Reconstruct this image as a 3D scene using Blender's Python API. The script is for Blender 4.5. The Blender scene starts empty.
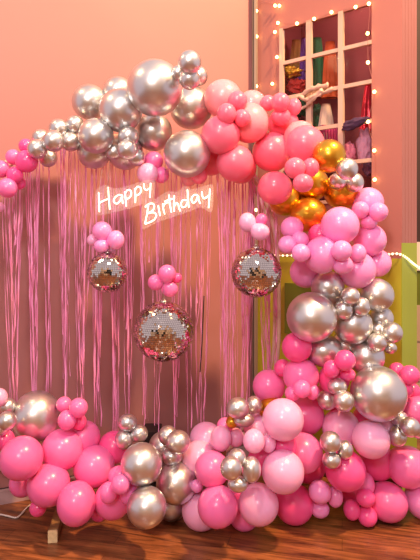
import bpy, bmesh, math, random
from mathutils import Vector, Matrix, noise
random.seed(7)
scene = bpy.context.scene
COL = scene.collection
F, CX, CY, H = 530.0, 210.0, 245.0, 1.75      # focal length in px, principal point, eye height

def at(x, y, D):
    """point at distance D in front of the camera seen at photo position x, y"""
    return Vector(((x - CX) / F * D, D, H - (y - CY) / F * D))

# ------------------------------------------------------------------ helpers
def link(name, me, mat=None, parent=None, smooth=False):
    o = bpy.data.objects.new(name, me); COL.objects.link(o)
    if mat: me.materials.append(mat)
    if smooth:
        for p in me.polygons: p.use_smooth = True
    if parent: o.parent = parent
    return o

def mesh(name, verts, faces):
    me = bpy.data.meshes.new(name); me.from_pydata([tuple(v) for v in verts], [], faces); me.update(); return me

def bm_obj(name, bm, mat, parent=None, smooth=False):
    bmesh.ops.recalc_face_normals(bm, faces=bm.faces)
    me = bpy.data.meshes.new(name); bm.to_mesh(me); bm.free()
    return link(name, me, mat, parent, smooth)

def tag(o, label=None, cat=None, group=None, kind=None):
    if label: o['label'] = label
    if cat: o['category'] = cat
    if group: o['group'] = group
    if kind: o['kind'] = kind
    return o

def empty(name, loc, label, cat, group=None):
    o = bpy.data.objects.new(name, None); COL.objects.link(o); o.location = loc
    o.empty_display_size = .05
    return tag(o, label, cat, group)

def box_pts(bm, pts):
    """8 points: bottom ring 4, top ring 4"""
    v = [bm.verts.new(p) for p in pts]
    for f in ((0, 1, 2, 3), (7, 6, 5, 4), (0, 4, 5, 1), (1, 5, 6, 2), (2, 6, 7, 3), (3, 7, 4, 0)):
        bm.faces.new([v[i] for i in f])

def add_box(bm, x0, x1, y0, y1, z0, z1):
    box_pts(bm, [(x0, y0, z0), (x1, y0, z0), (x1, y1, z0), (x0, y1, z0), (x0, y0, z1), (x1, y0, z1), (x1, y1, z1), (x0, y1, z1)])

def add_tube(bm, pts, r, seg=8, cap=True, r2=None):
    pts = [Vector(p) for p in pts]; rings = []; n = len(pts)
    t0 = (pts[1] - pts[0]).normalized()
    up = Vector((0, 0, 1)) if abs(t0.z) < .9 else Vector((1, 0, 0))
    a = t0.cross(up).normalized()
    for i, p in enumerate(pts):
        t = (pts[min(i + 1, n - 1)] - pts[max(i - 1, 0)]).normalized()
        a = (a - t * a.dot(t)).normalized(); b = t.cross(a)
        rr = r if r2 is None else r + (r2 - r) * i / (n - 1)
        rings.append([bm.verts.new(p + (a * math.cos(2 * math.pi * k / seg) + b * math.sin(2 * math.pi * k / seg)) * rr) for k in range(seg)])
    for i in range(n - 1):
        for k in range(seg):
            bm.faces.new((rings[i][k], rings[i][(k + 1) % seg], rings[i + 1][(k + 1) % seg], rings[i + 1][k]))
    if cap:
        bm.faces.new(rings[0][::-1]); bm.faces.new(rings[-1])

def add_sphere(bm, c, r, seg=12, rings=8, sc=(1, 1, 1)):
    m = Matrix.Translation(c) @ Matrix.Diagonal((sc[0], sc[1], sc[2], 1))
    bmesh.ops.create_uvsphere(bm, u_segments=seg, v_segments=rings, radius=r, matrix=m)

def smooth_path(pts, sub=5):
    pts = [Vector(p) for p in pts]; out = []
    for i in range(len(pts) - 1):
        p0, p1, p2, p3 = pts[max(i - 1, 0)], pts[i], pts[i + 1], pts[min(i + 2, len(pts) - 1)]
        for k in range(sub):
            t = k / sub
            out.append(.5 * ((2 * p1) + (p2 - p0) * t + (2 * p0 - 5 * p1 + 4 * p2 - p3) * t * t + (3 * p1 - p0 - 3 * p2 + p3) * t ** 3))
    return out + [pts[-1]]

# ------------------------------------------------------------------ materials
def mat(name, col, rough=.5, metal=0, **kw):
    m = bpy.data.materials.new(name); m.use_nodes = True
    b = m.node_tree.nodes['Principled BSDF']
    b.inputs['Base Color'].default_value = (*col, 1); b.inputs['Roughness'].default_value = rough
    b.inputs['Metallic'].default_value = metal
    for k, v in kw.items(): b.inputs[k.replace('_', ' ')].default_value = v
    return m

def vary(m, col, amt=.12, scale=6, vec=None, bump=0, detail=4):
    """procedural noise variation of the base colour"""
    nt = m.node_tree; N = nt.nodes; L = nt.links; b = N['Principled BSDF']
    tc = N.new('ShaderNodeTexCoord'); mp = N.new('ShaderNodeMapping'); L.new(tc.outputs['Object'], mp.inputs[0])
    if vec: mp.inputs['Scale'].default_value = vec
    n = N.new('ShaderNodeTexNoise'); n.inputs['Scale'].default_value = scale; n.inputs['Detail'].default_value = detail
    L.new(mp.outputs[0], n.inputs['Vector'])
    r = N.new('ShaderNodeValToRGB'); L.new(n.outputs['Fac'], r.inputs[0])
    r.color_ramp.elements[0].position = .3; r.color_ramp.elements[1].position = .7
    r.color_ramp.elements[0].color = (*[max(0, c * (1 - amt)) for c in col], 1)
    r.color_ramp.elements[1].color = (*[min(1, c * (1 + amt)) for c in col], 1)
    L.new(r.outputs[0], b.inputs['Base Color'])
    if bump:
        bp = N.new('ShaderNodeBump'); bp.inputs['Strength'].default_value = bump; bp.inputs['Distance'].default_value = .01
        L.new(n.outputs['Fac'], bp.inputs['Height']); L.new(bp.outputs[0], b.inputs['Normal'])
    return m

def latex(name, col):
    m = mat(name, col, .3, 0, Subsurface_Weight=.35, Subsurface_Scale=.05, Coat_Weight=.25, Coat_Roughness=.12)
    m.node_tree.nodes['Principled BSDF'].inputs['Subsurface Radius'].default_value = (1, .35, .35)
    return vary(m, col, .05, 5)

def chrome(name, col, rough):
    m = mat(name, col, rough, .92, Coat_Weight=.3, Coat_Roughness=.12)
    nt = m.node_tree; N = nt.nodes; L = nt.links
    tc = N.new('ShaderNodeTexCoord'); n = N.new('ShaderNodeTexNoise'); n.inputs['Scale'].default_value = 9
    L.new(tc.outputs['Object'], n.inputs['Vector'])
    mr = N.new('ShaderNodeMapRange'); mr.inputs['To Min'].default_value = rough * .85; mr.inputs['To Max'].default_value = rough * 1.15
    L.new(n.outputs['Fac'], mr.inputs['Value']); L.new(mr.outputs[0], N['Principled BSDF'].inputs['Roughness'])
    return m

BAL = {
    'H': ('hot pink', latex('latex_hot_pink', (.94, .10, .35))),
    'P': ('bubblegum pink', latex('latex_bubblegum', (.95, .19, .49))),
    'L': ('pale pink', latex('latex_pale_pink', (.96, .45, .72))),
    'A': ('warm-lit pink', latex('latex_warm_lit', (.96, .17, .28))),  # warm light on the arch's pink balloons put into their colour
    'C': ('salmon pink', latex('latex_salmon', (.96, .33, .40))),
    'M': ('deep rose', latex('latex_rose', (.87, .16, .43))),
    'B': ('orchid pink', latex('latex_orchid', (.95, .32, .68))),
    'S': ('silver', chrome('chrome_silver', (.68, .68, .67), .34)),
    'G': ('gold', chrome('chrome_gold', (.76, .40, .03), .30)),
}
M_wall = vary(mat('wall_paint', (.42, .18, .172), .6), (.42, .18, .172), .03, 1.5)
M_part = vary(mat('partition_paint', (.41, .155, .13), .55), (.41, .155, .13), .03, 1.5)
M_must = vary(mat('mustard_green_paint', (.47, .45, .028), .5), (.47, .45, .028), .06, 2)
M_lime = vary(mat('lime_paint', (.31, .42, .02), .5), (.31, .42, .02), .05, 2)
M_olive = vary(mat('olive_board', (.13, .17, .008), .5), (.13, .17, .008), .1, 3)
M_post = vary(mat('grey_post_paint', (.22, .16, .13), .5), (.22, .16, .13), .05, 3)
M_base = vary(mat('baseboard_paint', (.52, .36, .37), .4), (.52, .36, .37), .05, 3)
M_dbase = vary(mat('dark_wood_trim', (.06, .02, .012), .4), (.06, .02, .012), .2, 4)
M_mull = vary(mat('mullion_paint', (.62, .42, .33), .4), (.62, .42, .33), .04, 5)
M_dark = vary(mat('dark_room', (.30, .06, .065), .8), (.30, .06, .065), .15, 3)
M_beige = vary(mat('beige_panel', (.5, .38, .28), .6), (.5, .38, .28), .06, 3)
M_white = vary(mat('white_panel', (.8, .74, .68), .5), (.8, .74, .68), .03, 3)
M_black = vary(mat('black_plastic', (.012, .012, .014), .45), (.012, .012, .014), .1, 8)
M_wood = vary(mat('shaded_timber', (.30, .16, .06), .6), (.30, .16, .06), .2, 12, (1, 6, 1))  # shade on the foot put into the timber's darker brown
M_end = vary(mat('end_grain', (.80, .62, .33), .7), (.80, .62, .33), .15, 40)
M_frame = vary(mat('hoop_paint', (.75, .55, .42), .4), (.75, .55, .42), .05, 8)
M_cable = mat('white_cable', (.8, .72, .66), .45)
M_string = mat('string', (.2, .15, .12), .6)
M_tile = mat('mirror_tile', (.74, .69, .61), .06, 1)
M_core = mat('disco_core', (.10, .08, .08), .5)
M_foil = vary(mat('pink_foil', (1, .25, .62), .3, 0), (1, .33, .62), .2, 30, (1, 1, .2))

def emis(name, col, s):
    m = mat(name, col, .5); b = m.node_tree.nodes['Principled BSDF']
    b.inputs['Emission Color'].default_value = (*col, 1); b.inputs['Emission Strength'].default_value = s
    return m
M_neon = emis('neon_tube', (1, .84, .62), 3.0)
M_bulb = emis('fairy_bulb', (1, .66, .22), 9)
M_led = emis('led_rope', (1, .88, .55), 1.6)

def glassy(name, tint, alpha, rough, spec=.5):
    m = bpy.data.materials.new(name); m.use_nodes = True; nt = m.node_tree; N = nt.nodes; L = nt.links
    N.remove(N['Principled BSDF']); out = N['Material Output']
    tr = N.new('ShaderNodeBsdfTransparent'); df = N.new('ShaderNodeBsdfPrincipled')
    df.inputs['Base Color'].default_value = (*tint, 1); df.inputs['Roughness'].default_value = rough
    mx = N.new('ShaderNodeMixShader'); mx.inputs[0].default_value = alpha
    L.new(tr.outputs[0], mx.inputs[1]); L.new(df.outputs[0], mx.inputs[2]); L.new(mx.outputs[0], out.inputs[0])
    return m
M_acry = glassy('acrylic', (1, .82, .76), .13, .1)
M_pane = glassy('window_glass', (.3, .08, .08), .03, .05)

# wooden floor : planks running mostly left to right
def floor_mat():
    m = mat('floor_wood', (.2, .08, .03), .3); nt = m.node_tree; N = nt.nodes; L = nt.links; b = N['Principled BSDF']
    tc = N.new('ShaderNodeTexCoord'); mp = N.new('ShaderNodeMapping'); L.new(tc.outputs['Object'], mp.inputs[0])
    mp.inputs['Rotation'].default_value = (0, 0, math.radians(14))
    br = N.new('ShaderNodeTexBrick'); br.inputs['Scale'].default_value = 1
    br.inputs['Brick Width'].default_value = 1.3; br.inputs['Row Height'].default_value = .125
    br.inputs['Mortar Size'].default_value = .0012; br.inputs['Mortar'].default_value = (.02, .008, .004, 1)
    br.inputs['Color1'].default_value = (.21, .08, .03, 1); br.inputs['Color2'].default_value = (.165, .06, .023, 1)
    L.new(mp.outputs[0], br.inputs['Vector'])
    m2 = N.new('ShaderNodeMapping'); m2.inputs['Scale'].default_value = (1.6, 16, 1); L.new(mp.outputs[0], m2.inputs[0])
    n = N.new('ShaderNodeTexNoise'); n.inputs['Scale'].default_value = 1.6; n.inputs['Detail'].default_value = 7; n.inputs['Roughness'].default_value = .65
    n.inputs['Distortion'].default_value = .9
    L.new(m2.outputs[0], n.inputs['Vector'])
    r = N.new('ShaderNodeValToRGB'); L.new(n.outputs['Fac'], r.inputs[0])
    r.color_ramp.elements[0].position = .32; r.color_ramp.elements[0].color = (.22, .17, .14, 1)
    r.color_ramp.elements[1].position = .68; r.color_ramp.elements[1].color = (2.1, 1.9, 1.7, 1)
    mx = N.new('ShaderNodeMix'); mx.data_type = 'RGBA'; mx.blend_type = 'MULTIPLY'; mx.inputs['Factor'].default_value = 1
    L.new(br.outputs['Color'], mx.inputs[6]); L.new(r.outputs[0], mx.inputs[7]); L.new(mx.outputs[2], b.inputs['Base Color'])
    return m

# ------------------------------------------------------------------ the setting
# floor
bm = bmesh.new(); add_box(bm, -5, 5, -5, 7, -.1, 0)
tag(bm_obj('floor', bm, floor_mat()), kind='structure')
# back wall line: D = A + K X ; partition: D = P0 - KP X
KB, A = .46, 4.232
def wallD(xp): return A / (1 - KB * (xp - CX) / F)
KP, P0 = .785, 4.69
def partD(xp): return P0 / (1 + KP * (xp - CX) / F)
TOP = 4.2
def ptw(xp): D = wallD(xp); return Vector(((xp - CX) / F * D, D, 0))
def ptp(xp): D = partD(xp); return Vector(((xp - CX) / F * D, D, 0))
nB = Vector((-KB, 1, 0)).normalized()          # away from the camera
nP = Vector((KP, 1, 0)).normalized()
def slab(bm, a, b, z0, z1, n, t):
    """upright slab from a to b, thickness t away from camera along n"""
    q = n * t
    box_pts(bm, [a + Vector((0, 0, z0)), b + Vector((0, 0, z0)), b + q + Vector((0, 0, z0)), a + q + Vector((0, 0, z0)),
                 a + Vector((0, 0, z1)), b + Vector((0, 0, z1)), b + q + Vector((0, 0, z1)), a + q + Vector((0, 0, z1))])
left = Vector((-2.9, A + KB * -2.9, 0)); corner = ptw(259)
bm = bmesh.new(); slab(bm, left, corner, 0, TOP, nB, .12)
tag(bm_obj('wall_back', bm, M_wall), kind='structure')
bm = bmesh.new(); slab(bm, left - nB * .015, corner - nB * .015, 0, .105, nB, .015)
slab(bm, left - nB * .02, corner - nB * .02, .085, .105, nB, .02)
tag(bm_obj('baseboard_back', bm, M_base), kind='structure')
# slim grey post in the corner
pa, pb = ptw(249.5) - nB * .05, ptp(257.5) + nP * .0
bm = bmesh.new(); slab(bm, pa, Vector((pb.x, pb.y - .02, 0)), 0, TOP, Vector((0, 1, 0)), .1)
slab(bm, pa - Vector((-.012, .012, 0)), pa + Vector((.03, -.012, 0)), 0, TOP, Vector((0, 1, 0)), .05)
tag(bm_obj('trim_1', bm, M_post), kind='structure')

# partition with the window opening
xs_win = (280.0, 371.6); zt = lambda xp, y: H - (y - CY) / F * partD(xp)
Zwt = zt(341, 11.5); Zwb = zt(341, 201); Zgreen = zt(300, 257)
pl, pr = ptp(257), ptp(401.5); wl, wr = ptp(xs_win[0]), ptp(xs_win[1])
bm = bmesh.new()
slab(bm, pl, wl, Zgreen, TOP, nP, .04); slab(bm, wr, pr, Zgreen, TOP, nP, .04)
slab(bm, wl, wr, Zwt, TOP, nP, .04); slab(bm, wl, wr, Zgreen, Zwb, nP, .04)
slab(bm, pr - (pr - pl).normalized() * .04 + nP * .04, pr + nP * .04, Zgreen, TOP, nP, .29)
tag(bm_obj('wall_right', bm, M_part), kind='structure')
bm = bmesh.new(); slab(bm, pl, pr, 0, Zgreen, nP, .33)
tag(bm_obj('wall_right_lower', bm, M_must), kind='structure')
bm = bmesh.new(); slab(bm, pl - nP * .012, pr - nP * .012, 0, .12, nP, .012)
tag(bm_obj('baseboard_right', bm, M_dbase), kind='structure')
# end face of the partition, grooved pink above and lime below
dirP = (pr - pl).normalized()
e0, e1 = pr + dirP * .004, pr + nP * .33 + dirP * .004
Ze = H - (243 - CY) / F * 3.8
bm = bmesh.new()
for i in range(5):
    a = e0.lerp(e1, i / 5 + .012); b = e0.lerp(e1, (i + 1) / 5 - .012)
    slab(bm, a, b, Ze, TOP, -dirP * 1, .004)
tag(bm_obj('trim_2', bm, vary(mat('rose_trim', (.36, .15, .135), .55), (.36, .15, .135), .04, 4)), kind='structure')
bm = bmesh.new(); slab(bm, e0, e1, 0, Ze, -dirP, .004)
tag(bm_obj('trim_3', bm, M_lime), kind='structure')
# window bars
W = empty('window_1', ptp(326) + Vector((0, 0, Zwb)), None, None); W['kind'] = 'structure'
off = W.location.copy()
def wslab(xa, xb, z0, z1, name, m, out=.012, t=.03, parent=W):
    bm = bmesh.new(); slab(bm, ptp(xa) - nP * out - off, ptp(xb) - nP * out - off, z0, z1, nP, t)
    return bm_obj(name, bm, m, parent)
bmz = (Zwt - Zwb) / 5
jb = wslab(280, 283.6, Zwb, Zwt, 'jamb', M_mull)
for xa, xb in ((306.6, 311.8), (338.6, 343.6)): wslab(xa, xb, Zwb, Zwt, 'mullion', M_mull)
for k in range(1, 5): wslab(283.6, 371.6, Zwt - k * bmz - .014, Zwt - k * bmz + .014, 'glazing_bar', M_mull, .008, .024)
wslab(280, 371.6, Zwt - .012, Zwt + .012, 'head_bar', M_part, .01, .03)
wslab(280, 371.6, Zwb - .015, Zwb + .01, 'sill', M_mull, .02, .04)
wslab(283.6, 371.6, Zwb, Zwt, 'pane', M_pane, -.018, .003)
# shop room behind the window
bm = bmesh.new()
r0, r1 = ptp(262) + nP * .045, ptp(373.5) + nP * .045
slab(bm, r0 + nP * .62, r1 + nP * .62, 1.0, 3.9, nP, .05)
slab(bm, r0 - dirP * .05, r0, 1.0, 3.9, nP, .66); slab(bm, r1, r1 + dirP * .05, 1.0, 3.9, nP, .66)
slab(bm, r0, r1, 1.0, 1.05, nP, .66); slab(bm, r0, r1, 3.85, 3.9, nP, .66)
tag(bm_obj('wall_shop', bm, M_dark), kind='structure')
# olive board set low on the partition
bm = bmesh.new(); slab(bm, ptp(285.5) - nP * .015, ptp(330) - nP * .015, 1.05, zt(300, 283.5), nP, .015)
tag(bm_obj('trim_4', bm, M_olive), kind='structure')
# what shows beyond the end of the partition
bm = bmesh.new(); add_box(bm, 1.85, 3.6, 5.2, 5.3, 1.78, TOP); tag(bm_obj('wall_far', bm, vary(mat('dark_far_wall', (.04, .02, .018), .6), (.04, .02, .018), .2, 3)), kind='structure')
bm = bmesh.new(); add_box(bm, 1.85, 3.6, 5.18, 5.3, 1.50, 1.78); tag(bm_obj('trim_5', bm, M_white), kind='structure')
bm = bmesh.new(); add_box(bm, 1.85, 3.6, 5.2, 5.3, 1.16, 1.50); tag(bm_obj('trim_6', bm, M_olive), kind='structure')
bm = bmesh.new()
for z0, z1 in ((0, .4), (.42, .79), (.81, 1.16)): add_box(bm, 1.85, 3.6, 5.18, 5.3, z0, z1)
add_box(bm, 1.85, 3.6, 5.2, 5.3, 0, 1.16)
tag(bm_obj('wall_far_lower', bm, M_beige), kind='structure')

# rear of the hall behind the photographer (seen in the mirror tiles)
bm = bmesh.new(); add_box(bm, -4.9, 4.9, -2.9, -2.8, 0, 4.0)
tag(bm_obj('wall_front', bm, vary(mat('cream_wall', (.75, .62, .42), .7), (.75, .62, .42), .05, 1)), kind='structure')
for i, (x0, x1) in enumerate(((-3.6, -2.2), (-1.5, -.2), (.6, 2.1), (2.7, 4.0))):
    bm = bmesh.new(); add_box(bm, x0, x1, -2.8, -2.76, 1.2, 2.3)
    tag(bm_obj('window_%d' % (i + 2), bm, mat('dark_glass_%d' % i, (.02, .025, .015), .15)), kind='structure')

# ------------------------------------------------------------------ balloons
# x y r(or rx,ry) colour | label after size and colour ; listed from the back of the garland to its front
T = """
345,345,13 S|shaded one low inside the silver column
340,303,12 S|shaded one high inside the silver column
330,395,14 H|shaded one behind the silver trio left of the biggest silver ball
366,420,13 H|shaded one under the biggest silver ball
26,146,7 H|tucked behind the silver pair on the arch's left limb
19,183,6.5 H|peeping out under the left limb's lowest pink balloons
13.5,157,7.5 P|on the left limb's upper edge, beside the biggest hot pink one
15,175,8 H|in the middle of the pink left end of the arch
1,169,8.4 P|cut by the frame's left edge on the arch's left end
-1,207,5 L|lowest on the arch's left end, almost out of frame
26.6,161.4,10.8 H|largest pink of the arch's left limb, touching the silver ones
7.5,188,9.5 P|lowest full round one of the arch's left end
48,158,8.6 S|hanging lowest in the silver four of the left limb
41,138,8.5 S|behind and above the leftmost silver balloon
37.4,149,9.4 S|leftmost silver balloon on the arch, next to hot pink
75,124.5,8.6 S|just below and left of the first large silver balloons
58.6,128.5,9.3 S|on the left limb's upper edge above the silver four
70.6,141.5,9.4 S|wedged left of the large silver ball, above the fringe
53.6,141,10.3 S|front and largest of the left limb's silver four
118,92,14.5 S|half hidden between three larger silver balloons on the upper arch
94,152,16 S|showing only its dark lower half above the fringe
89.5,102,16.7 S|leftmost on the arch's upper edge, dull and round
125,152,17 S|behind the knot of four small ones, gold-lit underneath
96,136,16.8 S|in front of the dark lower one, left of the small knot
120.5,110.5,20.6 S|left of and below the arch's largest silver balloon
191,107.5,20.5 S|under the stack of small ones on the crest
153.5,132,18 S|directly below the arch's largest silver balloon
155,88,26.6 S|largest on the crest of the arch, above the neon sign
178,73,7 S|squeezed between the crest's giant balloon and the small stack
199.5,76,8,9 S|hidden at the right of the crest's small stack
189.6,79,10 S|lower front balloon of the small stack on the crest
189.5,62.4,11.2 S|topmost balloon of the whole arch
211,160,15 A|in the red gap right of the silver ball above the sign
189,178,8 C|peeping out lowest under the silver ball above the word Birthday
199,176,8 A|dark red sliver under the right side of the silver ball
187,154,22.3 S|hanging over the word Birthday, lowest big one of the arch
114,152,8 S|left one of the small knot above the word Happy
136.5,157.5,8.2 S|lower right one of the small knot above the word Happy
128.5,136.5,9.8 S|upper one of the small knot above the word Happy
127.4,149.5,9.8 S|front one of the small knot above the word Happy
161,175,8 P|right one of the pink three above the neon sign
153.6,161,9.3 M|upper one of the pink three under the silver arch
147.6,173.6,10.2 L|front one of the pink three, over the letter y
252,105,14 C|rear one on the upper edge of the arch's salmon part
241,168,15 A|low behind another, its red base over the fringe
223,99,18.5 C|palest and leftmost of the arch's salmon part
249,123,19.2 C|right of the small pink knot, on the upper arch
235,163,18 A|over the fringe, right of the neon sign's end
220.6,135,18.6 A|touching the silver ball, below the palest salmon one
242,118,8.4 A|rear right one of the small knot on salmon balloons
237.4,101,9.6 A|top one of the small knot on salmon balloons
226.6,113.8,9.4,10.2 A|lower left one of the small knot on salmon balloons
283,124,15 A|beneath the small knot at the window's lower left corner
300,137,15.5 C|rim only, behind the big one below the window's left jamb
285,200,15.5 G|rearmost of the golden ones, dark, above the fringe
275,188,16.8,16 A|just left of the golden ones, at the fringe's top right
272,152,19 A|left of its twin, below the small knot by the window
305,145,18.8 A|right twin, touching the topmost golden balloon
268,103,7.5 A|rear left one of the small knot by the window jamb
294,107,7,8.5 A|rear right one of the small knot by the window jamb
281,117,9.5,8.5 A|lower one of the small knot by the window jamb
280.6,102.4,9.2 A|top one of the small knot by the window jamb
329,156,16 G|topmost golden one, in front of the window
342,192,17 G|under the three small silver ones
311,184,17 G|carrying the three small pink ones
308.5,215,18,16.8 G|lowest and front golden one, above the orchid pink ones
310.5,167.5,8.4,9.2 A|right one of the three on a golden balloon
295,168,10.2 A|left one of the three on a golden balloon
303,183,9.8,9 A|lowest one of the three on a golden balloon
337.4,181.4,8.8,8 S|left one of the three on a golden balloon
354.4,182.6,8.8,9.4 S|right one of the three on a golden balloon
347,169,10.4 S|top one of the three, in front of the window
292,228,11 B|hidden left rim, just below the golden balloons
320,236,12 H|shaded one between gold and orchid balloons
368,203,15 B|at the garland's right edge below the window corner
306,272,15.5 B|left lower corner of the orchid part, beside the mustard wall
377,263,13.5 B|right lower corner of the orchid part, by the lit rope
370,240,15.5 B|right edge of the garland, above the lit rope
321.5,255,16.5,18 B|tall one between the two small orchid knots
340,225.6,18.3 B|central and largest, right of the lowest golden one
357,270,18 B|lowest front one, resting over the silver part
369,222,8,7 B|lowest of the three at the garland's upper right edge
360.4,210,8.4 B|left of the three at the garland's upper right edge
378.4,212,9.2 B|outermost of the three at the garland's upper right edge
300,240,8.4 B|rear one of the three beside the right disco ball
287.4,244.6,8.8 B|leftmost of the three beside the right disco ball
301,253,9 B|front lower one of the three beside the right disco ball
342.7,265,10,9 B|lower one of the knot in the orchid part's middle
358,253,7.8,9 B|right one of the knot in the orchid part's middle
341.6,250.6,10 B|upper left front one of the knot amid the orchid part
381.7,318,11 S|at the right rim between two small silver knots
366,356.7,17.3 S|lower right, just above the garland's biggest silver ball
324,350.7,17.5,15.5 S|below the giant silver ball of the garland's right side
327.6,287,15.8 S|highest left, under the orchid balloons
377,295,15.8 S|highest right, against the lime green wall
353,325,18.3 S|central, below the small knot of three
297,347,14.5 H|left below the giant silver ball, near the hoop
311.6,317,23.7 S|on the garland's left side, against the dark green panel
361,306.4,8.6,9.2 S|right one of the three amid the silver column
343.6,310,8.8,9.2 S|left one of the three amid the silver column
350.4,296,9,8.4 S|top one of the three amid the silver column
378,330,7 S|hidden at the back of the knot by the lime wall
390,348,6.4,5.6 S|lowest of the knot by the lime wall
377,342.4,9.2 S|left front one of the knot by the lime wall
392,332.6,10 S|outermost of the knot by the lime wall
283,368,8.5 H|rim only, behind the two right of the fringe's end
412,391,8 H|lower right of the four beside the biggest silver ball
397,370,7.2 H|upper left of the four beside the biggest silver ball
405,389,8 H|lower left of the four beside the biggest silver ball
410,375,9.3 H|upper right of the four beside the biggest silver ball
334,379,15 H|behind the small knot below the silver column
269,386,15.7 P|left, at the foot of the fringe's right end
301,376,17.3 P|behind a small knot, below the giant silver ball
272,410,13 G|mostly hidden behind the palest balloon low down
312.6,392,6.6,7.6 P|right one of the knot of three below the silver giant
292.4,393.6,7.4 P|left one of the knot of three below the silver giant
302,389,8.6 P|front one of the knot of three below the silver giant
331.5,369,7.8,8.6 H|left one of the knot left of the biggest silver ball
347.5,374.5,7.6,6.2 H|lower one of the knot left of the biggest silver ball
345,360.4,10 H|top one of the knot left of the biggest silver ball
378,462,17 H|red one under the bubblegum pair, right of the silver knot
384,428,14 L|shaded, just below the biggest silver ball
416,411,15 M|cut by the right edge, right of the biggest silver ball
305,415.5,18.5 P|right behind the palest front balloon
308,465,17 H|dark one behind its neighbour, low right of centre
341,428,18 L|under the small silver knot left of the biggest one
303,453,19 P|between the two stacked pale front balloons, right side
378.6,393.5,26 S|biggest of the whole garland, low right
371,439.5,17.8 L|just below the biggest silver balloon
337.4,386.3,9.2,7.8 S|top one of the three left of the biggest silver ball
327,400,9.2 S|left one of the three left of the biggest silver ball
343.6,401,10 S|front one of the three left of the biggest silver ball
418,431,7 S|cut by the frame's right edge, in the far right knot
399.6,419,8.2 S|upper left of the far right knot
397,436,9.2,9.6 S|lower left of the far right knot
410,427,9.4 S|front one of the far right knot
352,492,13 H|near the floor behind the hot pink three
362,484,12 P|rim only, behind the big hot pink one near the floor
345.6,470.5,19.3 H|under the small silver knot, low right of centre
345,449.6,7.6,8.8 S|right one of the knot on a hot pink balloon
331.6,460,9,7.8 S|lowest of the knot on a hot pink balloon
330.6,442,10 S|upper left of the knot on a hot pink balloon
424,501,17 B|at the frame's lower right corner, cut by it
408,467,19.5 P|low right, under the far right silver knot
388,502,18.6,18.2 M|on the floor, right of the hot pink three
352,510,8,9.4 H|left one of the three on the floor at right
365.6,497.6,9,8.6 H|top one of the three on the floor at right
367.4,516.4,9.3 H|bottom one of the three on the floor at right
335,496.6,7.6,10 B|right one of the three pale ones on the floor
320,509,9,8.2 B|lowest of the three pale ones on the floor
320,492,10.8 B|top front one of the three pale ones on the floor
4,440,10 H|dark, left rim, under the small silver ones
38,508,8 H|far behind, near the floor by the wooden foot
23,483,13 M|dim one behind, above the white cable on the floor
99,513,8 H|red sliver on the floor between two larger ones
84,437,15.5 P|right below the four small pink ones at left
114,447.5,15.5 H|behind, below the small silver three left of the gap
62,449.5,19.5 P|right below the giant silver ball at left
21.4,458,20.5 M|leftmost large pink one of the garland's foot
94,466.5,19.8 P|front one between the foot's pink balloons, left part
48.6,484.6,20.3 M|directly above the hoop's wooden foot
76.5,503.5,18.4,20.6 M|egg-shaped, on the floor right of the wooden foot
113,500,17.8 P|carrying the knot of four, beside the silver ones
2,428,7 S|rear lower of the small ones at the frame's left edge
8,406,7.5 S|upper of the small ones left of the giant silver ball
7,420.6,8.8 S|lower front of the small ones left of the giant
36.5,416,22.6,23.8 S|at left, atop the garland's pink foot
-2,397.5,9 L|cut by the left edge, above the small silver ones
79,422,7.5 H|lower right of the four right of the left giant
64,404.5,7.5 P|upper left of the four right of the left giant
78.4,407.8,9,9.4 P|upper right of the four right of the left giant
67,420,8.8,9.4 P|lower left of the four right of the left giant
119.4,476,10.8,9.4 P|upper rear one of the knot beside the silver group
108.5,493,8.4,10 P|lower left one of the knot beside the silver group
129,494,9.2,10.2 P|right one of the knot beside the silver group
120.4,484.5,9 P|front centre one of the knot beside the silver group
163,446,13.5 S|behind the three small ones right of the gap
172,506,13.5 S|half hidden on the floor behind two larger silver ones
146.6,507,18.8 S|resting on the floor between pink neighbours
141.5,464,19.6 S|upper left of the three big ones in the centre
176.5,483,19.4 S|right one of the three big ones in the centre
139,433.5,8.4 S|right one of the three above the central silver group
127.6,422.5,9,8 S|top one of the three above the central silver group
124,439.4,8.6,9.2 S|lower left one of the three above the central silver group
168,435.5,9.2 S|rear left of the knot right of the dark gap
172,456,10,8.4 S|lower one of the knot right of the dark gap
178,442,11.6,11 S|front one of the knot right of the dark gap
225,426,8 P|peeping out left of the orange sliver
232,422,6 G|orange sliver under the small silver pair
197,486,6 B|deep in the gap right of the central silver group
262,460,14 H|shaded one left of the two pale front balloons
283,446,14 H|shaded one between the two stacked pale front balloons
240,494,12 H|shaded one below the four small silver ones
257,428,13 L|behind the small ones left of the palest front balloon
206,439,16 L|upper left corner of the pale group, by the fringe tip
199,458,16.5 L|right of the small silver knot at the centre
212,469,16.8 P|behind the four small silver ones, left side
244,515,14.5 P|on the floor between two front balloons, mostly hidden
201,510,18.6 L|on the floor right of the silver group
283,419.6,19.9 L|palest and highest of the front row, right of centre
294,504,18.8 H|on the floor below the pale stacked pair
283,471.6,20.3 L|middle of the front, below its equally pale twin
217.6,506.4,19.5 P|front one on the floor left of the palest
258.6,504.4,19.3 L|front one on the floor, centre right
268.5,443,7.2,9 L|rear right one of the row of small pale ones
235.6,437.5,8.2,9 L|second from left in the row of small pale ones
221,438.5,10.2,12 L|leftmost in the row of small pale ones
254,441,10.6,11.4 L|largest front one in the row of small pale ones
244,420,9.8,6.6 S|lowest of the three below the right disco ball
254,405.6,8,9 S|right one of the three below the right disco ball
238,408,11,10 S|left front one of the three below the right disco ball
237,458,8.8 S|top rear one of the four amid pale pink ones
238,484,9.8,7.4 S|lowest one of the four amid pale pink ones
231,468,10.4,11.2 S|left front one of the four amid pale pink ones
251.4,469.4,9.2,12 S|right front one of the four amid pale pink ones
"""
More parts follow.
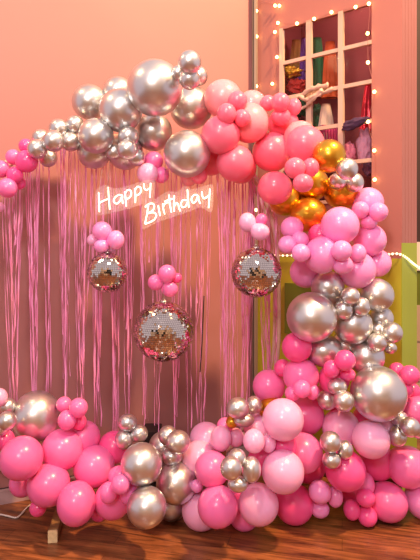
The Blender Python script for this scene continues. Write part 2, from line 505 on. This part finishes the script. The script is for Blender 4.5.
T2 = """
93,240,6 L|hidden rear left one on the left disco ball
110,247,6 L|hidden rear right one on the left disco ball
116,240,8.3,9.6 B|right one of the bunch on the left disco ball
101.7,246,7.8,6.8 B|lowest one of the bunch on the left disco ball
102,231,9.7 B|top one of the bunch on the left disco ball
177,278,5 H|hidden rear one on the middle disco ball
155.7,282.5,8 P|left one of the bunch on the middle disco ball
167,273.5,8.8 P|top one of the bunch on the middle disco ball
169.8,289,8.4,8 P|right lower one of the bunch on the middle disco ball
261.6,219.5,6.2 M|rear upper right one of the bunch on the right disco ball
247.3,222.3,8.6,9.8 L|left one of the bunch on the right disco ball
260.2,232,9.4,8.6 L|lower right one of the bunch on the right disco ball
"""
CHK = set()
def balloon(c, rx, ry, mat_, label, name, group, neck):
    """rounded body that narrows to a rolled neck on the side `neck`"""
    SEG, prof = 28, []
    for i in range(17):
        th = math.pi * i / 17 * .93
        prof.append((math.sin(th), math.cos(th)))
    prof = [(r, z * (1.0 if z > 0 else 1 + .16 * z * z)) for r, z in prof]
    prof += [(.10, -1.20), (.06, -1.24), (.055, -1.28), (.085, -1.31), (.075, -1.335), (.0, -1.335)]
    R = Vector((0, 0, -1)).rotation_difference(neck.normalized()).to_matrix()
    vs, fs = [], []
    rmean = (rx + ry) / 2
    sx, sz = rx / rmean, ry / rmean
    for j, (r, z) in enumerate(prof):
        if r < 1e-5:
            vs.append(Vector((0, 0, z)))
        else:
            for k in range(SEG):
                a = 2 * math.pi * k / SEG; vs.append(Vector((r * math.cos(a), r * math.sin(a), z)))
    ringsn = len(prof) - 2
    for k in range(SEG): fs.append((0, 1 + k, 1 + (k + 1) % SEG))
    for j in range(ringsn - 1):
        b0, b1 = 1 + j * SEG, 1 + (j + 1) * SEG
        for k in range(SEG): fs.append((b0 + k, b1 + k, b1 + (k + 1) % SEG, b0 + (k + 1) % SEG))
    last = len(vs) - 1; b0 = 1 + (ringsn - 1) * SEG
    for k in range(SEG): fs.append((b0 + k, last, b0 + (k + 1) % SEG))
    out = []
    for v in vs:
        w = R @ v; out.append(Vector((w.x * sx, w.y, w.z * sz)) * rmean)
    o = link(name, mesh(name, out, fs), mat_, None, True); o.location = c
    assert label not in CHK, label
    CHK.add(label); n = len(label.split()); assert 4 <= n <= 16, (n, label)
    tag(o, label, 'balloon', group)
    return o

placed = []
def parse(s):
    for ln in s.strip().splitlines():
        a, lab = ln.split('|'); nums, col = a.split(); v = [float(t) for t in nums.split(',')]
        yield v[0], v[1], v[2], v[3] if len(v) > 3 else v[2], col, lab
def size_word(r): return 'small' if r < 12 else 'medium' if r < 17 else 'large' if r < 22.3 else 'giant'
GR = 1.04
hc = at(98, 325, 3.4); HR = 187 / F * 3.4; YH = 3.45; SL = .14
def hoopD(x): return (YH - SL * hc.x) / (1 - SL * (x - CX) / F)
for x, y, rx, ry, col, lab in parse(T):
    r = (rx + ry) / 2
    gr = 1.055 if col == 'S' else GR
    r *= gr; rx *= gr; ry *= gr
    base = min(3.47, hoopD(x) - .09)
    if 'amid pale pink ones' in lab: base = 3.06
    if r < 12: base -= .16 if y > 398 and r > 8.2 else .06
    D = base
    while True:
        R = r * D / F; c = at(x, y, D); ok = c.z - ry * D / F >= -.002
        if c.x < .3: ok = ok and (D < A + KB * c.x - R * 1.15 - .02)
        ok = ok and (D < P0 - KP * c.x - R * 1.32 - .03)
        if ok:
            for (px, py, pr_, pc, PR, PD) in placed:
                d2 = math.hypot(x - px, y - py)
                if d2 < .88 * (r + pr_) and D > PD - math.sqrt(max(0, (.88 * (R + PR)) ** 2 - (d2 * (D + PD) / 2 / F) ** 2)):
                    ok = False; break
        if ok or D < 2.2: break
        D -= .006
    placed.append((x, y, r, c, R, D))
    cname, m = BAL[col]
    kind = 'chrome_balloon' if col in 'SG' else 'latex_balloon'
    # necks point back to the core of the garland (the hoop line)
    v = Vector((c.x - hc.x, 0, c.z - hc.z)); core = Vector((hc.x, 3.42, hc.z)) + v.normalized() * 1.2
    nk = Vector((0, 1, 0)) + (core - c) * .6
    if nk.y < .3: nk.y = .3
    balloon(c, rx * D / F, ry * D / F, m, '%s %s balloon %s' % (size_word(r), cname, lab), kind, 'balloons of the garland', nk)
print('balloon depth range', min(p[5] for p in placed), max(p[5] for p in placed), len(placed))
print(sorted((round(p[5], 2), p[0], p[1]) for p in placed)[:12])

# ------------------------------------------------------------------ disco balls
def disco(cx, cy, rp, D, label, rows):
    c = at(cx, cy, D); R = rp * D / F
    root = empty('disco_ball', c, label, 'disco ball', 'mirrored disco balls inside the hoop')
    bm = bmesh.new(); add_sphere(bm, (0, 0, 0), R * .975, 40, 26); bm_obj('core', bm, M_core, root, True)
    vs, fs = [], []
    for i in range(rows):
        t0, t1 = math.pi * (i + .06) / rows, math.pi * (i + .94) / rows; tm = (t0 + t1) / 2
        n = max(4, int(2 * rows * math.sin(tm))); sh = random.random()
        for k in range(n):
            a0, a1 = 2 * math.pi * (k + .06 + sh) / n, 2 * math.pi * (k + .94 + sh) / n; am = (a0 + a1) / 2
            nrm = Vector((math.sin(tm) * math.cos(am), math.sin(tm) * math.sin(am), math.cos(tm)))
            tilt = Vector((random.gauss(0, 1), random.gauss(0, 1), random.gauss(0, 1))) * .075
            nn = (nrm + tilt).normalized(); ctr = nrm * R; b = len(vs)
            for th, a in ((t0, a0), (t1, a0), (t1, a1), (t0, a1)):
                p = Vector((math.sin(th) * math.cos(a), math.sin(th) * math.sin(a), math.cos(th))) * R
                p -= nn * ((p - ctr).dot(nn)); vs.append(p)
            fs.append((b, b + 1, b + 2, b + 3))
    link('mirror_tiles', mesh('mirror_tiles', vs, fs), M_tile, root)
    bm = bmesh.new(); bmesh.ops.create_cone(bm, cap_ends=True, segments=20, radius1=R * .17, radius2=R * .13, depth=.014, matrix=Matrix.Translation((0, 0, R)))
    add_tube(bm, [(math.cos(a) * .008, 0, R + .012 + math.sin(a) * .008) for a in [i * math.pi / 5 for i in range(11)]], .0016, 6)
    bm_obj('cap', bm, mat('cap_metal', (.5, .45, .42), .3, 1), root, True)
    # cord up to the hoop
    hz = at(98, 322, 3.3); dx = c.x - hz.x; ztop = hz.z + math.sqrt(max(.01, 1.17 ** 2 - dx * dx))
    bm = bmesh.new(); add_tube(bm, [(0, 0, R + .02), (0, .0, (ztop - c.z + R) / 2), (0, 3.32 - D, ztop - c.z)], .0013, 6)
    bm_obj('cord', bm, M_string, root)
    return c
DD = 3.18
disco(107.5, 272.5, 20, DD, 'smallest mirrored disco ball, hanging on the left below the word Happy', 34)
disco(163.8, 331.3, 30, DD, 'largest mirrored disco ball, hanging lowest in the middle of the hoop', 46)
disco(256.3, 272.5, 25, DD, 'medium mirrored disco ball hanging at right beside the orchid pink balloons', 40)
pl2 = []
for x, y, rx, ry, col, lab in parse(T2):
    r = (rx + ry) / 2; D = DD + .05
    while True:
        ok = all(not (math.hypot(x - q[0], y - q[1]) < .88 * (r + q[2]) and D > q[3] - math.sqrt(max(0, (.88 * (r + q[2])) ** 2 - (x - q[0]) ** 2 - (y - q[1]) ** 2)) * 3.1 / F) for q in pl2)
        if ok: break
        D -= .005
    pl2.append((x, y, r, D)); cname, m = BAL[col]
    ctr = {True: at(106, 240, DD), False: at(256, 228, DD)}[x < 130] if not 130 < x < 200 else at(166, 282, DD)
    c = at(x, y, D)
    nk = (ctr + Vector((0, .02, 0)) - c); nk = nk if nk.length > .02 else Vector((0, 1, 0))
    balloon(c, rx * D / F, ry * D / F, m, '%s %s balloon, %s' % (size_word(r), cname, lab), 'latex_balloon', 'balloons tied over the disco balls', nk)

# ------------------------------------------------------------------ hoop with its feet
hc = at(98, 325, 3.4); HR = 187 / F * 3.4; YH = 3.45; SL = .14
def hoopD(x): return (YH - SL * hc.x) / (1 - SL * (x - CX) / F)
def hoop_pt(a, k=1.0):
    c, s_ = math.cos(a), math.sin(a); e = 3.5 if c > 0 and s_ > 0 else 1.86 if s_ > 0 else 2.0
    if c > 0 and s_ < 0: e = 2.6
    return (HR * k * math.copysign(abs(c) ** (2 / e), c), HR * 1.02 * k * (1 if s_ > 0 else .86) * math.copysign(abs(s_) ** (2 / e), s_))
S = empty('hoop_stand', (hc.x, YH, 0), 'pale round metal hoop stand carrying the balloon garland and fringe', 'stand')
S.rotation_euler.z = math.atan(SL)
bm = bmesh.new(); pts = []
for i in range(97):
    a = 2 * math.pi * i / 96; q = hoop_pt(a); pts.append((q[0], 0, hc.z + q[1]))
add_tube(bm, pts, .014, 10, False); bm_obj('hoop', bm, M_frame, S, True)
bm = bmesh.new(); pts = [(hoop_pt(a, .985)[0], .05, hc.z + hoop_pt(a, .985)[1]) for a in [2 * math.pi * i / 96 for i in range(97)]]
add_tube(bm, pts, .010, 8, False); bm_obj('rear_hoop', bm, M_frame, S, True)
for sgn, xf, y0 in ((-1, 51.8, 3.16), (1, 232, 3.40)):
    fx = at(xf, 535, 3.13).x - hc.x - .035
    zb = hc.z - .86 * math.sqrt(HR * HR - fx * fx)
    bm = bmesh.new(); add_box(bm, fx - .026, fx + .026, y0 - YH, .14, 0, .066)
    bmesh.ops.bevel(bm, geom=bm.edges[:], offset=.003, segments=1)
    ft = bm_obj('foot', bm, M_wood, S)
    bm = bmesh.new(); add_box(bm, fx - .027, fx + .027, y0 - .015 - YH, y0 + .0005 - YH, .0, .068); bmesh.ops.bevel(bm, geom=bm.edges[:], offset=.003, segments=1)
    e = bm_obj('end_cap', bm, M_end, ft); tag(e, 'pale sawn end of the wooden foot')
    bm = bmesh.new(); add_box(bm, fx - .018, fx + .018, -.018, .018, .06, zb + .03); bm_obj('upright', bm, M_wood, S)
bm = bmesh.new(); add_tube(bm, [(HR * .985 * math.cos(.03), .05, hc.z + .03), (HR * math.cos(.03) + .002, 0, hc.z + .03)], .007, 8); bm_obj('spacer', bm, M_frame, S)

# ------------------------------------------------------------------ foil fringe (uncountable strands)
rng = random.Random(3)
centres = [14, 34, 50, 66, 82, 97, 116, 128, 147, 158, 177, 189, 199, 226, 234, 243, 268, 276]
vs, fs = [], []
def strand(xt, xb, ytop, ybot, D, w):
    n = 26; ph = rng.random() * 6; tw = rng.uniform(2, 7); am = rng.uniform(.2, 1.1); kink = [rng.gauss(0, .35) for _ in range(n + 1)]
    b = len(vs)
    for i in range(n + 1):
        t = i / n; s = t ** 1.2
        xx = xt + (xb - xt) * s + am * math.sin(ph + t * 7) * t + kink[i] * t * .8
        yy = ytop + (ybot - ytop) * t
        p = at(xx, yy, D + .012 * math.sin(ph * 2 + t * 9))
        a = ph + tw * t * 3 + math.sin(t * 20 + ph) * .6
        d = Vector((math.cos(a), math.sin(a), 0)) * w
        vs.append(p - d); vs.append(p + d)
        if i: q = b + 2 * i; fs.append((q - 2, q - 1, q + 1, q))
def hoop_y(x):
    u = abs(x - 98) / 187; e = 3.5 if x > 98 else 1.86
    return 325 - 187 * 1.02 * max(0, 1 - u ** e) ** (1 / e)
for i in range(290):
    xt = rng.uniform(-30, 280) if i % 12 else rng.uniform(230, 282)
    if 196 < xt < 222 and rng.random() < .3: continue
    cb = min(centres, key=lambda q: abs(q - xt) + rng.uniform(0, 10)) if xt > 0 else xt
    k = rng.uniform(.6, 1.02)
    xb = xt + (cb - xt) * k + rng.gauss(0, 1.5)
    yb = rng.choice([rng.uniform(300, 400), rng.uniform(405, 440), rng.uniform(415, 445)]) if rng.random() < .8 else rng.uniform(230, 330)
    if xt > 262: yb = min(yb, 385)
    strand(xt, xb, hoop_y(xt) + 1, yb, hoopD(xt) + rng.uniform(-.03, .05), rng.choice([.0014, .0018, .0022, .0042]))
fr = link('foil_fringe', mesh('foil_fringe', vs, fs), M_foil)
tag(fr, 'metallic pink foil fringe curtain hanging inside the hoop', 'fringe curtain', None, 'stuff')

# ------------------------------------------------------------------ neon sign
DS = 3.20
def c1(x, y): return (88 + x / 6, 165 + y / 6)
def c2(x, y): return (135 + x / 5, 170 + y / 5)
word1 = {
    'letter_h': [[(64, 165), (66, 225), (68, 282)], [(120, 132), (125, 200), (131, 268)], [(68, 228), (98, 212), (127, 202)]],
    'letter_a': [[(206, 182), (185, 180), (162, 195), (154, 218), (172, 232), (192, 216), (206, 184), (205, 205), (209, 232)]],
    'letter_p': [[(220, 160), (226, 205), (229, 248)], [(222, 172), (238, 150), (258, 158), (258, 182), (242, 200), (226, 206)]],
    'letter_p_': [[(280, 140), (284, 180), (284, 226)], [(281, 150), (298, 130), (316, 138), (317, 162), (302, 178), (285, 184)]],
    'letter_y': [[(334, 112), (338, 140), (352, 150), (372, 138)], [(376, 108), (374, 150), (371, 196)]],
}
word2 = {
    'letter_b': [[(66, 176), (60, 220), (50, 268)], [(50, 186), (74, 168), (94, 172), (94, 194), (78, 210), (60, 218), (92, 212), (106, 226), (96, 248), (72, 262), (50, 270)]],
    'letter_i': [[(116, 178), (121, 205), (126, 230)]],
    'letter_r': [[(138, 168), (142, 196), (148, 222)], [(140, 186), (150, 168), (166, 162)]],
    'letter_t': [[(170, 124), (174, 170), (182, 212)], [(148, 158), (172, 148), (198, 142)]],
    'letter_h': [[(196, 128), (194, 170), (196, 208)], [(195, 184), (206, 166), (216, 172), (220, 190), (226, 206)]],
    'letter_d': [[(262, 152), (242, 150), (230, 168), (236, 186), (252, 182), (264, 160)], [(262, 98), (265, 145), (269, 188)]],
    'letter_a': [[(312, 124), (294, 126), (282, 146), (290, 164), (304, 156), (316, 128), (318, 148), (326, 168)]],
    'letter_y': [[(334, 108), (338, 134), (350, 142), (368, 126)], [(374, 94), (372, 140), (368, 190)]],
}
pan1 = [(42, 170), (58, 140), (110, 118), (150, 140), (210, 132), (290, 108), (350, 92), (396, 92), (404, 120), (396, 205), (372, 216), (300, 244), (230, 266), (140, 288), (64, 302), (44, 290)]
pan2 = [(32, 190), (44, 168), (100, 145), (160, 108), (210, 108), (250, 80), (290, 96), (372, 72), (392, 90), (388, 196), (370, 210), (330, 186), (280, 204), (190, 236), (110, 262), (52, 294), (34, 284)]
def sign(name, word, pan, cv, label):
    cen = at(*cv(200, 190), DS); root = empty(name, cen, label, 'sign', 'the two words of the neon birthday sign')
    bm = bmesh.new(); pp = smooth_path([(*cv(*p), 0) for p in pan + [pan[0]]], 3)[:-1]
    P = [at(p.x, p.y, DS + .012) - cen for p in pp]
    fv = [bm.verts.new(p) for p in P]; bv = [bm.verts.new(p + Vector((0, .005, 0))) for p in P]; n = len(P)
    bm.faces.new(fv); bm.faces.new(bv[::-1])
    for i in range(n): bm.faces.new((fv[i], bv[i], bv[(i + 1) % n], fv[(i + 1) % n]))
    bm_obj('acrylic_panel', bm, M_acry, root)
    for k, strokes in word.items():
        bm = bmesh.new()
        for st in strokes:
            add_tube(bm, smooth_path([at(*cv(*p), DS) - cen for p in st], 5), .0037, 8)
        bm_obj(k.rstrip('_'), bm, M_neon, root, True)
    # two thin suspension wires up to the hoop
    for q in (pan[1], pan[-6] if cv is c2 else pan[6]):
        p = at(*cv(*q), DS + .014) - cen; w = p + cen; zt_ = hc.z + math.sqrt(max(0, HR ** 2 - (w.x - hc.x) ** 2))
        bm = bmesh.new(); add_tube(bm, [p + Vector((.01, 0, -.01)), Vector((p.x + .01, YH - .02 - cen.y, zt_ - cen.z))], .0008, 5)
        bm_obj('suspension_wire', bm, M_cable, root)
sign('neon_word', word1, pan1, c1, 'white neon sign reading Happy on clear acrylic, the upper left word')
sign('neon_word', word2, pan2, c2, 'white neon sign reading Birthday on clear acrylic, the lower right word')

# ------------------------------------------------------------------ fairy lights and lit rope
def onP(x, y, out=.02): D = partD(x); return at(x, y, D) - nP * out
def string_lights(name, bulbs, path, label):
    root = empty(name, onP(*bulbs[0]), label, 'string lights', 'fairy light strings')
    o = root.location.copy()
    bm = bmesh.new(); add_tube(bm, smooth_path([onP(x, y, .02) - o for x, y in path], 3), .0016, 5); bm_obj('cable', bm, M_part, root)
    for x, y in bulbs:
        bm = bmesh.new(); add_sphere(bm, onP(x, y, .026) - o, .0125, 12, 8); bm_obj('bulb', bm, M_bulb, root, True)
win = [(274, 84.5), (278.6, 58), (276.6, 33), (279.6, 24), (298.6, 24.6), (315.7, 20), (333, 13.4), (357, 8.3), (370.3, 5), (369, 34.6), (369.4, 63.4), (375.7, 92.6), (369.4, 122.4), (375.6, 151), (376, 180)]
string_lights('fairy_lights', win, win, 'warm fairy light string looped around the shop window')
lf = [(281, 7), (276.8, 6.8), (258.2, 12), (258.4, 37.5), (258.2, 87)]
string_lights('fairy_lights', lf, [(281, 7), (276.8, 6.8), (266, 3), (258.2, 12), (258.4, 37.5), (258.4, 60), (258.2, 87)], 'short warm fairy light string running down beside the grey corner post')
b1 = at(256, 210, 3.24); bm = bmesh.new(); add_sphere(bm, b1, .008, 10, 8, (1, 1, 1.3)); o = bm_obj('cord_light', bm, M_bulb, None, True)
tag(o, 'tiny warm light on the cord above the right disco ball', 'light')
# lit rope along the partition, then swooping off to the right
rp = [onP(262, 256, .015), onP(284, 255.6, .015), onP(320, 255.2, .015), onP(360, 255, .015), onP(386, 254.6, .015), onP(398.6, 253.8, .02)]
e = at(406, 257.5, 3.70); rp += [e, at(412, 262.5, 3.78), at(419, 267.5, 3.88), at(432, 274, 4.0)]
root = empty('rope_light', rp[0], 'white lit rope running along the top of the mustard green wall', 'rope light')
o0 = rp[0].copy(); sp = smooth_path([p - o0 for p in rp], 14)
bm = bmesh.new(); add_tube(bm, sp, .005, 6); bm_obj('cord', bm, M_cable, root, True)
bm = bmesh.new()
acc = 0; last = sp[0]
for p in sp:
    acc += (p - last).length; last = p
    if acc > .026: add_sphere(bm, p + Vector((-.002, -.004, 0)), .009, 8, 6); acc = 0
bd = bm_obj('light_beads', bm, M_led, root, True); bd['kind'] = 'stuff'

# ------------------------------------------------------------------ costumes in the shop window
def fabric(name, col, rough=.8): return vary(mat(name, col, rough), col, .25, 14, (1, 1, .3), .3)
def garment(name, x, y0, y1, w0, w1, depth, col, label, cat, pleats=7, rough=.8, metal=0):
    """pleated hanging cloth: a closed wavy tube, narrow at the top"""
    D = partD(x) + depth; sc = D / F; top = at(x, y0, D); hgt = (y1 - y0) * sc; n, s = 14, pleats * 8; vs, fs = [], []
    for i in range(n + 1):
        t = i / n; w = (w0 + (w1 - w0) * t ** .8) * sc / 2
        for k in range(s):
            a = 2 * math.pi * k / s; r = 1 + .16 * t ** .5 * math.cos(a * pleats + 1.5 * math.sin(t * 3)) + .05 * noise.noise(Vector((k * .4, t * 5, x)))
            vs.append(Vector((w * r * math.cos(a), w * .5 * r * math.sin(a), -hgt * t)))
    for i in range(n):
        for k in range(s):
            fs.append((i * s + k, (i + 1) * s + k, (i + 1) * s + (k + 1) % s, i * s + (k + 1) % s))
    fs.append(tuple(range(s))[::-1]); fs.append(tuple(n * s + k for k in range(s)))
    m = fabric(name + '_cloth_' + str(int(x)), col, rough); m.node_tree.nodes['Principled BSDF'].inputs['Metallic'].default_value = metal
    o = link(name, mesh(name, vs, fs), m, None, True); o.location = top; return tag(o, label, cat)
def bundle(name, x, y, rx, ry, depth, col, label, cat, rough=.7, metal=0, lump=.35, seed=0):
    D = partD(x) + depth; bm = bmesh.new(); bmesh.ops.create_icosphere(bm, subdivisions=4, radius=1)
    for v in bm.verts:
        p = v.co.copy(); k = 1 + lump * noise.noise(p * 2.2 + Vector((seed, x, y))) + lump * .4 * noise.noise(p * 6 + Vector((x, 0, seed)))
        v.co = Vector((p.x * rx * k, p.y * min(rx, ry) * .8 * k, p.z * ry * k)) * D / F
    m = fabric(name + '_stuff_' + str(int(x)), col, rough); m.node_tree.nodes['Principled BSDF'].inputs['Metallic'].default_value = metal
    o = bm_obj(name, bm, m, None, True); o.location = at(x, y, D); return tag(o, label, cat)
garment('costume', 296, 40, 78, 8, 13, .45, (.35, .16, .03), 'brown gold costume hanging leftmost in the shop window', 'costume')
garment('costume', 303.5, 38, 72, 4, 8, .38, (.12, .03, .25), 'purple costume hanging beside the brown gold one in the window', 'costume', 5)
garment('costume', 317, 38, 88, 9, 14, .40, (.01, .17, .06), 'green costume hanging in the middle column of window panes', 'costume')
garment('costume', 330, 42, 98, 9, 16, .44, (.62, .10, .02), 'orange costume hanging right of the green one in the window', 'costume')
garment('sequin_dress', 368, 84, 132, 5, 16, .30, (.55, .01, .03), 'red sequined dress at the window\'s right edge', 'dress', 6, .3, .5)
garment('sheer_cloth', 326, 104, 160, 8, 22, .16, (.62, .50, .42), 'pale sheer cloth hanging behind the window\'s middle panes', 'cloth', 8)
bundle('foil_pompom', 291, 72, 8, 5, .25, (.75, .42, .03), 'golden crumpled foil pompom in the window\'s left column', 'pompom', .3, .6, .8, 1)
bundle('cloth_bundle', 296, 86, 9, 7, .25, (.5, .03, .02), 'red cloth bundle below the golden pompom in the window', 'cloth bundle', .7, 0, .7, 2)
bundle('cloth_bundle', 301, 77, 5, 6, .35, (.10, .03, .25), 'violet cloth bundle right of the golden pompom in the window', 'cloth bundle', .7, 0, .5, 3)
bundle('cloth_bundle', 299, 105, 11, 12, .26, (.01, .07, .03), 'dark green cloth bundle low in the window\'s left column', 'cloth bundle', .8, 0, .5, 4)
bundle('cloth_bundle', 317, 118, 6, 11, .3, (.02, .12, .05), 'dark green leafy bundle left of the sheer cloth', 'cloth bundle', .8, 0, .7, 5)
bundle('cloth_bundle', 333, 160, 9, 14, .3, (.30, .08, .08), 'brown red cloth bundle low behind the window\'s middle column', 'cloth bundle', .8, 0, .5, 6)
bundle('pink_pouch', 350, 153, 6, 11, .14, (.72, .20, .32), 'pink bag with darker swirl low in the window\'s right column', 'bag', .6, 0, .35, 7)
bundle('lilac_bag', 364, 147, 7.5, 17, .12, (.55, .26, .42), 'lilac cloth bag hanging at the window\'s lower right', 'bag', .7, 0, .3, 8)
bundle('cloth_bundle', 368, 168, 5, 8, .12, (.10, .03, .08), 'dark plum cloth below the lilac bag in the window', 'cloth bundle', .7, 0, .4, 9)
# ruffled magenta cloth and dark cap lying over the bars in front of the glass
def ruffle(x0, x1, y, h, col, label):
    D = partD((x0 + x1) / 2) + .10; vs, fs = [], []; n, s = 60, 8
    c0 = at((x0 + x1) / 2, y, D)
    for i in range(n + 1):
        t = i / n; x = (x0 + (x1 - x0) * t)
        for j in range(s + 1):
            q = j / s; am = .006 + .018 * q
            p = at(x, y - h / 2 + h * q + 1.2 * math.sin(t * 9), D) + Vector((0, math.sin(t * 60) * am, 0)) - c0
            vs.append(p)
    for i in range(n):
        for j in range(s): a = i * (s + 1) + j; fs.append((a, a + 1, a + s + 2, a + s + 1))
    o = link('ruffled_skirt', mesh('ruffled_skirt', vs, fs), fabric('ruffle', col), None, True); o.location = c0
    md = o.modifiers.new('thick', 'SOLIDIFY'); md.thickness = .004
    return tag(o, label, 'skirt')
ruffle(309, 337, 134, 16, (.45, .04, .16), 'magenta ruffled skirt hem behind the window\'s middle column')
def cloth_cap():
    c = onP(357, 124, .03); bm = bmesh.new()
    bmesh.ops.create_icosphere(bm, subdivisions=4, radius=1)
    for v in bm.verts:
        p = v.co.copy(); k = 1 + .3 * noise.noise(p * 2.5 + Vector((3, 3, 1))) + .12 * noise.noise(p * 7)
        q = p.x; w = dirP * (q * .098 * k) + nP * (p.y * .022 * k) + Vector((0, 0, p.z * .036 * k * (1 - .35 * q) + q * .022)); v.co = w
    o = bm_obj('draped_scarf', bm, fabric('scarf', (.05, .018, .06)), None, True); o.location = c
    tag(o, 'dark plum scarf draped over the window\'s glazing bar at right', 'scarf')
cloth_cap()
# white knotted gauze across the left panes, tied round the bars
c = onP(312, 102, .04); root = empty('knotted_gauze', c, 'off-white knotted gauze stretched across the window bars above the pink balloons', 'gauze')
def gz(pts, r, r2, name):
    bm = bmesh.new(); P = smooth_path([onP(x, y, o_) - c for x, y, o_ in pts], 6); add_tube(bm, P, r, 10, True, r2)
    for v in bm.verts: v.co += Vector((noise.noise(v.co * 40), noise.noise(v.co * 40 + Vector((5, 0, 0))), noise.noise(v.co * 40 + Vector((0, 5, 0))))) * .013
    bm_obj(name, bm, M_mull, root, True)
gz([(286, 107, .03), (294, 102, .035), (303, 97, .04), (312, 92, .045), (321, 88, .04), (330, 86, .03)], .013, .020, 'strand')
gz([(288, 112, .03), (298, 112, .035), (308, 107, .04), (318, 99, .05), (328, 93, .04), (334, 90, .03)], .010, .016, 'strand')
gz([(303, 97, .045), (310, 101, .05), (318, 97, .05), (326, 91, .045)], .018, .018, 'strand')
# ------------------------------------------------------------------ small things
p = [at(-14, 512, 3.43), at(0, 515, 3.43), at(8, 516.5, 3.41), at(16, 518.5, 3.39), at(21, 515, 3.43), at(27, 508, 3.52), at(33, 503.5, 3.58)]
for q in p: q.z = .006
p[3] = at(16, 518.5, 3.39); p[3].z = .006
bm = bmesh.new(); add_tube(bm, smooth_path(p, 6), .0055, 8)
tag(bm_obj('power_cable', bm, M_cable, None, True), 'white power cable curling over the wooden floor at left', 'cable')
b = at(151, 440, 3.62); bm = bmesh.new(); add_box(bm, b.x - .06, b.x + .06, b.y - .02, b.y + .16, .0, b.z + .06)
bmesh.ops.bevel(bm, geom=bm.edges[:], offset=.008, segments=2)
sp_ = bm_obj('black_box', bm, M_black); tag(sp_, 'black box mostly hidden behind the central silver balloons', 'box')  # guessed box for an unidentified black object behind the balloons
bm = bmesh.new(); add_tube(bm, smooth_path([at(204, 296, 3.45), at(203, 320, 3.46), at(202, 345, 3.46), at(200, 372, 3.47)], 4), .004, 6)
tag(bm_obj('black_cord', bm, M_black, None, True), 'thin black cord hanging behind the fringe right of the middle disco ball', 'cord')

# ------------------------------------------------------------------ lights
def area(name, loc, tgt, size, power, col):
    l = bpy.data.lights.new(name, 'AREA'); l.shape = 'DISK'; l.size = size; l.energy = power; l.color = col
    o = bpy.data.objects.new(name, l); COL.objects.link(o); o.location = loc
    o.rotation_euler = (Vector(tgt) - Vector(loc)).to_track_quat('-Z', 'Y').to_euler(); return o
area('warm_key_lamp', (2.4, 1.6, 6.5), (-.3, 4, 1.9), .35, 600, (1, .58, .27))
area('left_wall_fill', (-1.9, 2.5, 4.2), (-1.3, 3.7, 2.7), .3, 13, (1, .70, .36))  # added light that makes the peach gradient on the upper left wall
area('overhead_light', (-.2, .9, 4.1), (0, 3.3, 1.2), .35, 42, (1, .84, .72))
area('overhead_light', (-.9, -1.5, 3.6), (0, 3.3, 1.2), .9, 85, (1, .86, .82))  # soft fill added above and behind the camera for the balloons
pl_ = bpy.data.lights.new('shop_fill', 'POINT'); pl_.energy = 5; pl_.color = (1, .72, .6); pl_.shadow_soft_size = .06  # unseen light added inside the shop to brighten the costumes
po = bpy.data.objects.new('shop_fill', pl_); COL.objects.link(po); po.location = ptp(325) + nP * .36 + Vector((0, 0, 3.72))
w = bpy.data.worlds.new('hall'); scene.world = w; w.use_nodes = True
bg = w.node_tree.nodes['Background']; bg.inputs[0].default_value = (1, .79, .88, 1); bg.inputs[1].default_value = .70

# ------------------------------------------------------------------ camera
cam = bpy.data.cameras.new('camera'); co = bpy.data.objects.new('camera', cam); COL.objects.link(co); scene.camera = co
co.location = (0, 0, H); co.rotation_euler = (math.pi / 2, 0, 0)
cam.sensor_fit = 'VERTICAL'; cam.sensor_height = 24; cam.lens = 24 * F / 560
cam.shift_y = (CY - 280) / 560; cam.clip_start = .05
scene.view_settings.view_transform = 'Standard'; scene.view_settings.look = 'None'
scene.view_settings.exposure = 0; scene.view_settings.gamma = 1
